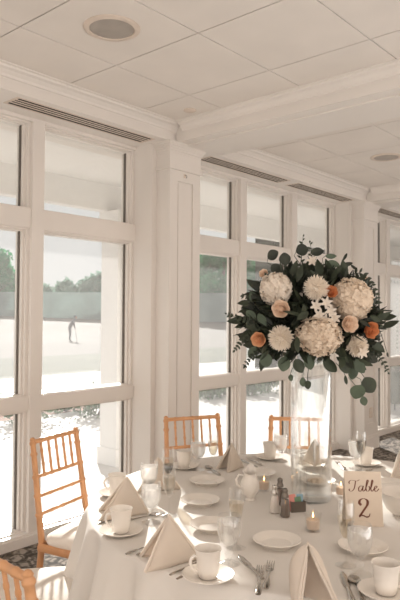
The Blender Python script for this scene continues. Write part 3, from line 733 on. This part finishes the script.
# table number card
pc = P(365, 527); face = math.atan2(-pc.y, -pc.x)+R(14)
cardo = empty('table_number_card', (pc.x, pc.y, TZ), face+PI/2, label='cream tent card reading Table 2', cat='table number')
cw, chh = .132, .190; lean = R(11)
ty = lambda z: z*math.sin(lean); tz = lambda z: z*math.cos(lean)
cbd = MB()
for sgn, off in ((1, 0), (-1, 2*chh*math.sin(lean))):
    y0, y1 = off, chh*math.sin(lean)
    cbd.add([(x, y+dy, z+.001) for dy in (0, .0016) for x, y, z in ((-cw/2, y0, 0), (cw/2, y0, 0), (cw/2, y1, tz(chh)), (-cw/2, y1, tz(chh)))],
            [(0, 1, 2, 3), (7, 6, 5, 4), (0, 4, 5, 1), (1, 5, 6, 2), (2, 6, 7, 3), (3, 7, 4, 0)])
cbd.build('card_body', M['card'], cardo, smooth=False)
def catmull(pts, n=8):
    pts = [Vector(p) for p in pts]; q = [pts[0]]+pts+[pts[-1]]; out = []
    for i in range(1, len(q)-2):
        for k in range(n):
            t_ = k/n; a, b_, c, d = q[i-1], q[i], q[i+1], q[i+2]
            out.append(.5*((2*b_)+(c-a)*t_+(2*a-5*b_+4*c-d)*t_*t_+(3*b_-a-3*c+d)*t_**3))
    return out+[pts[-1]]
def ribbon(mb, pts, sc_, ox, oz, w0, w1):
    c = catmull(pts); V = []
    for i, p_ in enumerate(c):
        d = (c[min(i+1, len(c)-1)]-c[max(i-1, 0)]); d = d.normalized() if d.length else Vector((1, 0))
        wd_ = w0+(w1-w0)*abs(d.y)**1.5*(1 if True else 0)
        n_ = Vector((-d.y, d.x))*wd_/2
        for s in (1, -1): V.append((p_.x*sc_+n_.x*s+ox, p_.y*sc_+n_.y*s+oz))
    vs = [(x, ty(z)-.0008, tz(z)+.001) for x, z in V]
    mb.add(vs, [(2*i, 2*i+1, 2*i+3, 2*i+2) for i in range(len(c)-1)])
tx = MB(); S_ = .0188; OX, OZ = -.052, .121
S = [[(.15, 1.35), (.1, 1.7), (.45, 2.0), (1.0, 1.98), (1.6, 1.88), (2.1, 2.12)], [(1.35, 1.93), (1.25, 1.3), (1.0, .45), (.55, .0), (.12, .1), (.1, .38), (.3, .4)],
     [(2.65, .92), (2.3, .98), (1.9, .6), (1.93, .08), (2.22, .0), (2.55, .45), (2.8, .98)], [(2.8, .98), (2.66, .4), (2.74, .03), (2.95, .1), (3.2, .45)],
     [(3.2, .45), (3.55, 1.3), (3.78, 1.9), (3.62, 2.08), (3.45, 1.6), (3.28, .6), (3.4, .06), (3.75, .05), (4.0, .5), (3.92, .9), (3.68, .88)],
     [(3.92, .8), (4.2, .6), (4.5, 1.3), (4.68, 1.9), (4.52, 2.08), (4.35, 1.5), (4.22, .5), (4.35, .02), (4.6, .15), (4.8, .45)],
     [(4.8, .45), (5.15, .58), (5.4, .82), (5.25, 1.0), (5.0, .85), (4.88, .4), (5.08, .0), (5.4, .1), (5.75, .5)]]
for s_ in S: ribbon(tx, s_, S_, OX, OZ, .0010, .0040)
tx.build('lettering', M['ink'], cardo, smooth=False)['label'] = 'brown script word Table'
t2 = MB(); S2 = .031
ribbon(t2, [(.16, 1.42), (.08, 1.6), (.2, 1.9), (.58, 2.06), (1.0, 1.85), (1.0, 1.4), (.62, .85), (.05, .1)], S2, -.019, .032, .0016, .0095)
ribbon(t2, [(.0, .02), (.25, .22), (.55, .16), (.85, .03), (1.15, .12), (1.25, .42)], S2, -.019, .032, .0050, .0030)
ribbon(t2, [(.08, 1.4), (.2, 1.52), (.3, 1.42), (.2, 1.33), (.1, 1.4)], S2, -.019, .032, .004, .004)
t2.build('numeral', M['ink'], cardo, smooth=False)['label'] = 'brown numeral 2'

# votive candles
def votive(px, py, label, s=1.0):
    p = P(px, py); o = empty('votive_holder', (p.x, p.y, TZ+.001), label='small clear glass candle holder '+label, cat='candle holder', group='votive holders')
    MB().lathe([(.024*s, 0), (.026*s, .002), (.030*s, .062*s), (.0285*s, .062*s), (.0245*s, .008), (.001, .007)], 30).build('holder_glass', M['glass'], o)
    c = empty('votive_candle', (p.x, p.y, TZ+.0088), label='lit cream votive candle in the glass '+label, cat='candle', group='lit votive candles')
    MB().lathe([(.021*s, 0), (.022*s, .002), (.0235*s, .030*s), (.021*s, .033*s), (.001, .032*s)], 24).build('wax', M['wax'], c)
    MB().tube([(0, 0, .031*s), (.001, 0, .039*s)], .0008, 5).build('wick', M['dark'], c)
    MB().lathe([(.0004, .037*s), (.003, .041*s), (.0034, .045*s), (.0015, .052*s), (.0003, .057*s)], 10).build('flame', M['flame'], c)
votive(313, 531, 'in front of the sugar caddy', 1.0); votive(264, 491, 'between the jug and the plate', .95); votive(341, 496, 'between the vase and the card', .9)

# shakers
def shaker(px, py, m, capm_, nm, lb, tall=1.0):
    p = P(px, py); o = empty(nm, (p.x, p.y, TZ), R(30), label=lb, cat='shaker')
    MB().lathe([(.020, 0), (.021, .003), (.020, .010), (.0165, .050), (.013, .074), (.012, .076)], 8).build('shaker_glass', M['glass'], o, smooth=False)
    MB().lathe([(.017, .003), (.018, .006), (.0145, .048), (.0125, .066), (.001, .067)], 8).build('shaker_contents', m, o, smooth=False)
    MB().lathe([(.0135, .073), (.0140, .080), (.0105, .086), (.0095, .092), (.011, .098), (.0085, .105), (.001, .108)], 20).build('shaker_cap', capm_, o)
shaker(274.5, 513, M['salt'], M['silver'], 'salt_shaker', 'tall faceted salt shaker with metal cap, left of the pepper'); shaker(285, 517, M['pepper'], M['steel'], 'pepper_shaker', 'tall faceted pepper shaker with metal cap, right of the salt')
shaker(280, 505, M['pepper'], M['steel'], 'pepper_shaker', 'dark shaker standing just behind the salt and pepper')
# sugar caddy with packets
p = P(297, 511); a0 = yaw-PI/2+R(12)
o = empty('sugar_caddy', (p.x, p.y, TZ), a0, label='small dark metal sugar packet caddy beside the pepper', cat='caddy')
W, D, H = .058, .036, .040
mb = MB().box(-W/2, W/2, -D/2, D/2, 0, .003)
mb.box(-W/2, W/2, -D/2, -D/2+.002, .003, H).box(-W/2, W/2, D/2-.002, D/2, .003, H).box(-W/2, -W/2+.002, -D/2+.002, D/2-.002, .003, H).box(W/2-.002, W/2, -D/2+.002, D/2-.002, .003, H)
mb.build('caddy_box', M['steel'], o, smooth=False)
ca, sa = math.cos(a0), math.sin(a0)
for i, (x, y, m_, lb, hh) in enumerate([(-.018, -.008, 'pinkp', 'pink', .056), (-.014, -.001, 'pinkp', 'pink', .06), (-.008, .006, 'whitep', 'white', .058), (.006, -.009, 'greenp', 'green', .052), (.012, -.002, 'bluep', 'pale blue', .060), (.014, .006, 'bluep', 'pale blue', .056), (-.018, .012, 'whitep', 'white', .05)]):
    pk = MB(); pk.grid(lambda u, v: (-.013+.026*u, -.0012*math.sin(PI*u)*math.sin(PI*v), v*hh), 6, 6); pk.grid(lambda u, v: (-.013+.026*u, .0012*math.sin(PI*u)*math.sin(PI*v)+.0003, v*hh), 6, 6)
    q = pk.build('sugar_packet', M[m_]); q.location = (p.x+x*ca-y*sa, p.y+x*sa+y*ca, TZ+.0035); q.rotation_euler = (R(-6), R(random.uniform(-8, 8)), a0)
    tag(q, lb+' paper sweetener packet standing in the dark caddy', 'sugar packet', 'sweetener packets in the caddy')
# cream jug
p = P(250, 500)
o = empty('cream_jug', (p.x, p.y, TZ), yaw-PI/2, label='rounded cream china jug with pointed spout, left of the salt shaker', cat='jug')
def jug(u, v):
    prof = [(.018, 0), (.021, .003), (.015, .010), (.022, .018), (.034, .036), (.038, .055), (.036, .075), (.028, .092), (.024, .104), (.027, .118), (.026, .118), (.0225, .104), (.026, .090), (.033, .072), (.034, .055), (.02, .02), (.002, .016)]
    i = int(round(v*(len(prof)-1))); r_, z = prof[i]; a = 2*PI*u; k = max(0, (z-.088))/.03
    pk_ = max(0, math.cos(a-PI/2+.25))**3
    x, y = r_*math.cos(a), r_*math.sin(a)
    y += k*pk_*.016; z += k*(pk_*.022-.010*max(0, -math.sin(a)))
    return (x, y, z)
MB().grid(jug, 40, 16, wrap=True).build('jug_body', M['china'], o, ang=80)
MB().tube([(-.026, 0, .1), (-.045, 0, .103), (-.056, 0, .085), (-.052, 0, .062), (-.036, 0, .05)], .0042, 8, upv=(0, 1, 0)).build('jug_handle', M['china'], o)
# bowl at right edge
p = P(404, 514)
o = MB().lathe([(.045, 0), (.048, .004), (.066, .02), (.082, .055), (.090, .078), (.100, .084), (.100, .087), (.088, .083), (.078, .056), (.062, .024), (.001, .014)], 44).build('serving_bowl', M['china'])
o.location = (p.x, p.y, TZ); tag(o, 'deep cream china bowl at the right edge beside the card', 'bowl')

# ------------------------------------------------------------------ vase and flowers
VX, VY = 2.252, 1.361
VD = (Vector((VX, VY, TZ))-EYE).dot(FW)
vr, vh = .083, .56
o = empty('glass_vase', (VX, VY, TZ+.001), label='tall clear glass cylinder vase in the centre of the table', cat='vase')
MB().lathe([(vr-.004, 0), (vr, .004), (vr, vh-.002), (vr-.002, vh), (vr-.005, vh-.002), (vr-.005, .018), (vr-.012, .013), (.001, .012)], 64).build('vase_wall', M['vase'], o)
MB().lathe([(vr-.006, .0005), (vr-.006, .008), (.001, .0085)], 48).build('vase_base', M['water'] if False else M['vase'], o)
CZ = 1.49
arr = empty('floral_arrangement', (VX, VY, CZ), label='large arrangement of ivory, blush and peach flowers with greenery on the vase', cat='flower arrangement')
def part(mb, name, m_, loc=(0, 0, 0), q=None, label=None, ang=60, parent=arr, smooth=True):
    ob = mb.build(name, m_, parent, smooth=smooth, ang=ang); ob.location = loc
    if q is not None: ob.rotation_mode = 'QUATERNION'; ob.rotation_quaternion = q
    if label: ob['label'] = label
    return ob
def fpos(px, py, fwd):
    """place in the bouquet, fwd metres nearer than the vase axis"""
    return on_depth(px, py, VD-fwd)-Vector((VX, VY, CZ))
def petal(mb, o_, d, side, L, W, curl, nseg=5, cup=.25):
    """petal from o_ along d, width W, curling towards nrm"""
    nrm = d.cross(side).normalized(); vs = []
    for j in range(nseg+1):
        t_ = j/nseg; wd_ = W*math.sin(PI*(.12+.83*t_))**.75; c = o_+d*L*t_+nrm*curl*t_*t_
        for k in (-1, 0, 1): vs.append(c+side*wd_*.5*k+nrm*cup*wd_*abs(k))
    mb.add(vs, [(j*3+k, j*3+k+1, j*3+k+4, j*3+k+3) for j in range(nseg) for k in (0, 1)])
def rdir(rnd): return Vector((rnd.gauss(0, 1), rnd.gauss(0, 1), rnd.gauss(0, 1))).normalized()
def hydrangea(c, r_, sq, m_, n_, seed, label):
    rnd = random.Random(seed); mb = MB()
    mb.lathe([(r_*.88*math.sin(PI*j/10)+.0005, -r_*.88*math.cos(PI*j/10)) for j in range(11)], 16, close=False)
    for i in range(n_):
        z = 1-2*(i+.5)/n_; a = i*2.39996; d = Vector((math.sqrt(1-z*z)*math.cos(a), math.sqrt(1-z*z)*math.sin(a), z))
        rr = r_*(.98+rnd.uniform(-.06, .10)+.10*noise.noise(d*3+Vector((seed, 0, 0)))); b1 = d.orthogonal().normalized(); th = rnd.uniform(0, 6.28); b2 = d.cross(b1)
        ps = rnd.uniform(.0085, .0115); tl = rdir(rnd)*.5
        dn = (d+tl).normalized(); b1 = dn.orthogonal().normalized(); b2 = dn.cross(b1)
        for q in range(4):
            t_ = th+q*PI/2; dd = b1*math.cos(t_)+b2*math.sin(t_); sd_ = dn.cross(dd)
            petal(mb, d*rr, (dd+dn*.18).normalized(), sd_, ps, ps*1.15, .001, 2, -.10)
    for i, v in enumerate(mb.v): mb.v[i] = (v[0]*sq[0], v[1]*sq[1], v[2]*sq[2])
    return part(mb, 'hydrangea_bloom', m_, c, label=label, smooth=False)
def mum(c, r_, m_, seed, label, dirn):
    rnd = random.Random(seed); mb = MB()
    mb.lathe([(r_*.5*math.sin(PI*j/8)+.0005, -r_*.5*math.cos(PI*j/8)) for j in range(9)], 12, close=False)
    N = 190
    for i in range(N):
        z = 1-1.55*(i+.5)/N; a = i*2.39996; s_ = math.sqrt(max(0, 1-z*z)); d = Vector((s_*math.cos(a), s_*math.sin(a), z))
        d = (d+rdir(rnd)*.12).normalized(); sd_ = d.cross(Vector((0, 0, 1))); sd_ = sd_.normalized() if sd_.length > .05 else Vector((1, 0, 0))
        petal(mb, d*r_*.35, d, sd_, r_*rnd.uniform(.58, .72), .007, -.004*(1-z), 3, .3)
    return part(mb, 'chrysanthemum', m_, c, Vector(dirn).to_track_quat('Z', 'Y'), label, smooth=False)
def rose(c, r_, m_, seed, label, dirn):
    rnd = random.Random(seed); mb = MB()
    mb.lathe([(.001, -r_*.55), (r_*.35, -r_*.45), (r_*.42, -.1*r_), (r_*.28, r_*.3), (.001, r_*.42)], 12, close=False)
    for layer, (n_, rad, open_, hh) in enumerate([(3, .16, .02, .66), (3, .30, .04, .70), (5, .48, .06, .68), (5, .66, .10, .60), (6, .82, .18, .48)]):
        for k in range(n_):
            a0_ = 2*PI*k/n_+layer*.7+rnd.uniform(-.1, .1); aw = 2*PI/n_*.72
            def fn(u, v, rad=rad, open_=open_, hh=hh, a0_=a0_, aw=aw):
                a = a0_+aw*(u-.5)*2*(1-.25*v*v); e = 1-abs(u-.5)**3*2.2*v
                rr = r_*(.30+(rad-.30)*1.0*math.sin(PI*.5*min(1, v*1.3))+open_*v*v) if rad > .3 else r_*(rad*(.7+.3*v)+open_*v)
                z = r_*(-.5+(hh+.5)*v*e); rr += r_*.04*math.sin(6*u+layer)
                if v > .85: rr += r_*.07*open_*4; z -= r_*.05*open_*3
                return (rr*math.cos(a), rr*math.sin(a), z)
            mb.grid(fn, 8, 7)
    q = Vector(dirn).to_track_quat('Z', 'Y')
    ob = part(mb, 'rose', m_, c, q, label)
    gb = MB()
    for k in range(5):
        a = k*1.257; d = Vector((math.cos(a), math.sin(a), .1)).normalized(); petal(gb, Vector((0, 0, -r_*.5)), d, d.cross(Vector((0, 0, 1))).normalized(), r_*.9, r_*.4, -.006, 4)
    gb.build('sepal', M['leaf'], ob)
    return ob
TOC = -FW   # towards the camera side of the bouquet
def dirat(v, k=.6): return (Vector(v).normalized()*.7+TOC*k).normalized()
hy = [(276, 289, .13, .057, (1, 1, 1.02), 'ivory', 300, 'ivory hydrangea at the upper left'), (351, 300, .12, .078, (1, 1, 1.0), 'ivory2', 460, 'largest cream hydrangea at the upper right'), (319, 336, .19, .078, (1.05, 1.05, .88), 'ivory2', 460, 'cream hydrangea low in the centre')]
for i, (px, py, fw_, r_, sq, m_, n_, lb) in enumerate(hy): hydrangea(fpos(px, py, fw_), r_, sq, M[m_], n_, i+1, lb)
for i, (px, py, fw_, r_, lb) in enumerate([(316, 288, .17, .050, 'shaggy white chrysanthemum at the top centre'), (281, 338, .19, .050, 'shaggy white chrysanthemum at the lower left'), (357, 346, .17, .044, 'white chrysanthemum at the lower right')]):
    c = fpos(px, py, fw_); mum(c, r_, M['white'], i, lb, dirat(c))
for i, (px, py, fw_, r_, m_, lb) in enumerate([(281, 309, .21, .032, 'blush', 'blush rose left of centre'), (349, 324, .21, .031, 'blush', 'blush rose right of centre'), (259, 339, .15, .028, 'peach', 'peach rose at the far left'),
        (370, 330, .16, .031, 'orange', 'orange rose at the far right'), (331, 292, .17, .023, 'orange', 'small orange bloom above the centre'), (264, 274, .06, .018, 'blush', 'small pale bud at the upper left edge'), (366, 281, .0, .017, 'blush', 'small pale bud at the upper right edge')]):
    c = fpos(px, py, fw_); rose(c, r_, M[m_], i, lb, dirat(c, .9))
# back of the bouquet
for i, (dx, dz, r_) in enumerate([(-.12, .06, .075), (.12, .02, .08), (0, -.06, .07)]):
    c = RT*dx+Vector((0, 0, dz))-TOC*.15; hydrangea(c, r_, (1, 1, 1), M['ivory'], 130, 20+i, 'ivory hydrangea on the window side of the bouquet')
# lily-like small white cluster
rnd = random.Random(9)
for i, (px, py) in enumerate([(316, 306), (326, 303), (330, 311), (319, 315), (324, 320), (334, 318), (312, 262), (300, 292), (362, 352)]):
    mb = MB(); c = fpos(px, py, .2 if py > 295 else .1); dn = dirat(c, .9); b1 = dn.orthogonal().normalized(); b2 = dn.cross(b1)
    for q in range(6):
        t_ = q*PI/3+i; dd = b1*math.cos(t_)+b2*math.sin(t_); petal(mb, Vector((0, 0, 0)), (dd+dn*.7).normalized(), dn.cross(dd), .026, .013, -.006, 4)
    part(mb, 'alstroemeria_flower', M['ivory'], c, label='small open ivory flower')
# foliage
def leaf(mb, o_, d, side, L, W, curl=.0):
    nrm = d.cross(side).normalized(); vs = []; n_ = 5
    for j in range(n_+1):
        t_ = j/n_; wd_ = W*math.sin(PI*min(.97, .03+.94*t_**.85)); c = o_+d*L*t_+nrm*curl*math.sin(t_*1.8)
        for k in (-1, 0, 1): vs.append(c+side*wd_*.5*k-nrm*.12*wd_*(1-abs(k)))
    mb.add(vs, [(j*3+k, j*3+k+1, j*3+k+4, j*3+k+3) for j in range(n_) for k in (0, 1)])
FLW = [(fpos(a, b_, c), r_) for a, b_, c, r_ in [(276, 289, .13, .06), (351, 300, .12, .08), (319, 336, .19, .08), (316, 288, .17, .046), (281, 338, .19, .046), (357, 346, .17, .04), (281, 309, .21, .036), (349, 324, .21, .034), (259, 339, .15, .034), (370, 330, .16, .036), (331, 292, .17, .026), (324, 308, .2, .05), (264, 274, .06, .02), (366, 281, 0, .02)]]
def hides_flower(c):
    for fc, r_ in FLW:
        d = c-fc
        if d.dot(TOC) > -.02 and math.hypot(d.dot(RT), d.dot(UP)) < r_*1.12: return True
    return False
def mass(name, m_, n_, seed, L, W, rx, rz, label):
    rnd = random.Random(seed); mb = MB()
    for i in range(n_):
        d = rdir(rnd)
        if d.z < -.75: d.z *= -.6; d.normalize()
        q = rnd.uniform(.6, 1.06); c = Vector((d.x*rx*q, d.y*rx*q, d.z*rz*q))
        if hides_flower(c): continue
        dd = (d+rdir(rnd)*.75).normalized(); sd_ = dd.cross(rdir(rnd)).normalized(); s_ = rnd.uniform(.7, 1.25)
        leaf(mb, c-dd*L*.3, dd, sd_, L*s_, W*s_, rnd.uniform(-.01, .01))
    o_ = part(mb, name, m_, label=label, ang=80); o_['kind'] = 'stuff'; return o_
mass('dark_foliage', M['leaf3'], 1500, 1, .060, .032, .255, .20, 'dense dark green leaves filling the bouquet')
mass('green_foliage', M['leaf'], 900, 2, .062, .028, .285, .215, 'pointed green leaves among the flowers')
# moss-dark core so the bouquet is solid
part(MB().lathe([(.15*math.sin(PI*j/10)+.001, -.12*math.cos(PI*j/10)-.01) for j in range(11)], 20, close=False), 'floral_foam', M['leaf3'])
def sprig(pts, m_, kind, L, W, step, seed, label, fw_=None):
    """pts: (px,py,fwd) points of the stem"""
    rnd = random.Random(seed); V = [fpos(*p_) for p_ in pts]; c = catmull(V, 10); mb = MB()
    mb.tube(c, [.0022-.0014*i/len(c) for i in range(len(c))], 5)
    acc = 0; s = 1
    for i in range(2, len(c)):
        acc += (c[i]-c[i-1]).length
        if acc > step or i == len(c)-1:
            acc = 0; s = -s; d = (c[i]-c[i-1]).normalized(); view = (TOC+rdir(rnd)*.5).normalized(); lat = d.cross(view).normalized()
            tl = 1-.45*i/len(c)
            for ss in ((s,) if kind != 'pair' else (1, -1)):
                dd = (lat*ss+d*.7+rdir(rnd)*.25).normalized() if i < len(c)-1 else d
                sd_ = dd.cross(view).normalized(); leaf(mb, c[i], dd, sd_, L*tl*rnd.uniform(.85, 1.15), W*tl*rnd.uniform(.85, 1.15), rnd.uniform(-.006, .006))
    part(mb, {'pair': 'eucalyptus_sprig', 'alt': 'leafy_sprig'}[kind], m_, label=label, ang=80)
# tiny-leaved sprigs
sprig([(262, 322, .1), (245, 320, .1), (227, 314, .08)], M['leaf'], 'pair', .022, .014, .012, 1, 'small-leaved sprig reaching left')
sprig([(262, 332, .1), (246, 338, .1), (235, 350, .1)], M['leaf'], 'pair', .022, .014, .012, 2, 'small-leaved sprig drooping at the left')
sprig([(268, 345, .1), (254, 355, .1), (245, 366, .1)], M['leaf'], 'pair', .020, .012, .012, 3, 'small-leaved sprig drooping at the lower left')
sprig([(268, 305, .05), (256, 298, .05), (243, 296, .05)], M['leaf'], 'pair', .022, .013, .014, 4, 'small-leaved sprig at the upper left')
sprig([(300, 270, 0), (302, 252, 0), (303, 237, 0)], M['leaf'], 'alt', .022, .012, .012, 5, 'slender sprig rising at the top')
sprig([(310, 270, .05), (312, 256, .05), (310, 243, .03)], M['leaf'], 'alt', .026, .013, .013, 6, 'second slender sprig rising at the top')
sprig([(350, 275, .02), (362, 274, .02), (373, 288, .02), (378, 300, .02)], M['leaf'], 'pair', .026, .015, .014, 7, 'leafy sprig at the upper right')
sprig([(360, 285, .0), (368, 292, .0), (377, 306, .0)], M['leaf3'], 'pair', .026, .015, .014, 8, 'dark leafy sprig at the right')
sprig([(365, 345, .08), (378, 355, .08), (388, 372, .08)], M['leaf'], 'pair', .022, .013, .013, 9, 'small-leaved sprig drooping at the right')
sprig([(366, 322, .1), (378, 328, .1), (387, 352, .1)], M['leaf3'], 'alt', .045, .014, .05, 10, 'slender dark leaves at the right edge')
sprig([(360, 318, .1), (374, 320, .1), (386, 314, .1)], M['leaf3'], 'alt', .040, .012, .06, 11, 'thin leaf reaching right')
# round eucalyptus leaves placed one by one
def bigleaf(px, py, fw_, L, W, ang_, m_, seed):
    rnd = random.Random(seed); mb = MB(); c = fpos(px, py, fw_); t_ = R(ang_); d = RT*math.cos(t_)+UP*math.sin(t_)
    view = (TOC+rdir(rnd)*.35).normalized(); sd_ = d.cross(view).normalized()
    d = view.cross(sd_)*-1; d = d if d.dot(RT*math.cos(t_)+UP*math.sin(t_)) > 0 else -d
    nrm = d.cross(sd_).normalized(); vs = []; n_ = 8
    for j in range(n_+1):
        q = j/n_; wd_ = W*math.sin(PI*min(.985, .015+.97*q))**.62; cc = c+d*L*(q-.5)+nrm*.006*math.sin(3*q)
        for k in (-2, -1, 0, 1, 2): vs.append(cc+sd_*wd_*.25*k-nrm*.08*wd_*(1-abs(k)/2))
    mb.add(vs, [(j*5+k, j*5+k+1, j*5+k+6, j*5+k+5) for j in range(n_) for k in range(4)])
    e = c*.72; mb.tube([c-d*L*.5, c-d*L*.7+(e-c)*.15, e], .0013, 5)
    part(mb, 'eucalyptus_leaf', m_, ang=80)
BL = [(273, 255, .05, .052, .044, 30, 'leaf3'), (285, 259, .06, .052, .048, 100, 'leaf3'), (276, 269, .08, .048, .046, 60, 'leaf3'), (302, 250, .06, .050, .050, 20, 'leaf3'), (317, 252, .04, .052, .036, 10, 'leaf3'),
      (331, 256, .02, .046, .022, 0, 'leaf2'), (333, 264, .03, .060, .032, 170, 'leaf2'), (345, 257, .0, .035, .012, 60, 'leaf3'), (347, 264, .0, .046, .018, 8, 'leaf3'), (354, 267, 0, .032, .012, -40, 'leaf3'),
      (341, 273, .03, .040, .036, 90, 'leaf3'), (257, 287, .05, .040, .030, 160, 'leaf3'), (253, 297, .06, .048, .036, 110, 'leaf2'), (251, 316, .1, .055, .036, 130, 'leaf2'), (262, 320, .14, .060, .032, 120, 'leaf2'),
      (268, 330, .12, .06, .03, 150, 'leaf'), (253, 327, .1, .06, .036, 165, 'leaf'), (266, 360, .13, .056, .05, -80, 'leaf2'), (284, 364, .15, .06, .05, -100, 'leaf2'), (299, 366, .14, .062, .044, -60, 'leaf'), (310, 362, .14, .06, .05, -80, 'leaf2'),
      (252, 352, .1, .05, .03, -120, 'leaf2'), (330, 365, .14, .07, .045, -50, 'leaf'), (345, 365, .14, .07, .05, -70, 'leaf'), (360, 366, .12, .062, .045, -60, 'leaf2'), (353, 372, .1, .060, .040, -100, 'leaf2'), (372, 358, .1, .055, .04, -30, 'leaf3'),
      (369, 385, .12, .066, .066, -60, 'leaf'), (358, 392, .14, .062, .062, -110, 'leaf2'), (364, 401, .14, .036, .030, -80, 'leaf2'), (303, 382, .15, .036, .026, -90, 'leaf2'), (308, 385, .15, .038, .028, -80, 'leaf'), (291, 378, .12, .03, .02, -80, 'leaf2'),
      (346, 380, .12, .036, .014, -80, 'leaf'), (303, 330, .18, .05, .035, 200, 'leaf3'), (345, 284, .05, .05, .03, 60, 'leaf3'), (372, 345, .1, .05, .03, -20, 'leaf'), (340, 352, .18, .045, .03, -30, 'leaf3'), (300, 345, .2, .05, .03, -120, 'leaf3')]
for i, (px, py, fw_, L, W, an, m_) in enumerate(BL): bigleaf(px, py, fw_, L, W, an, M[m_], i)
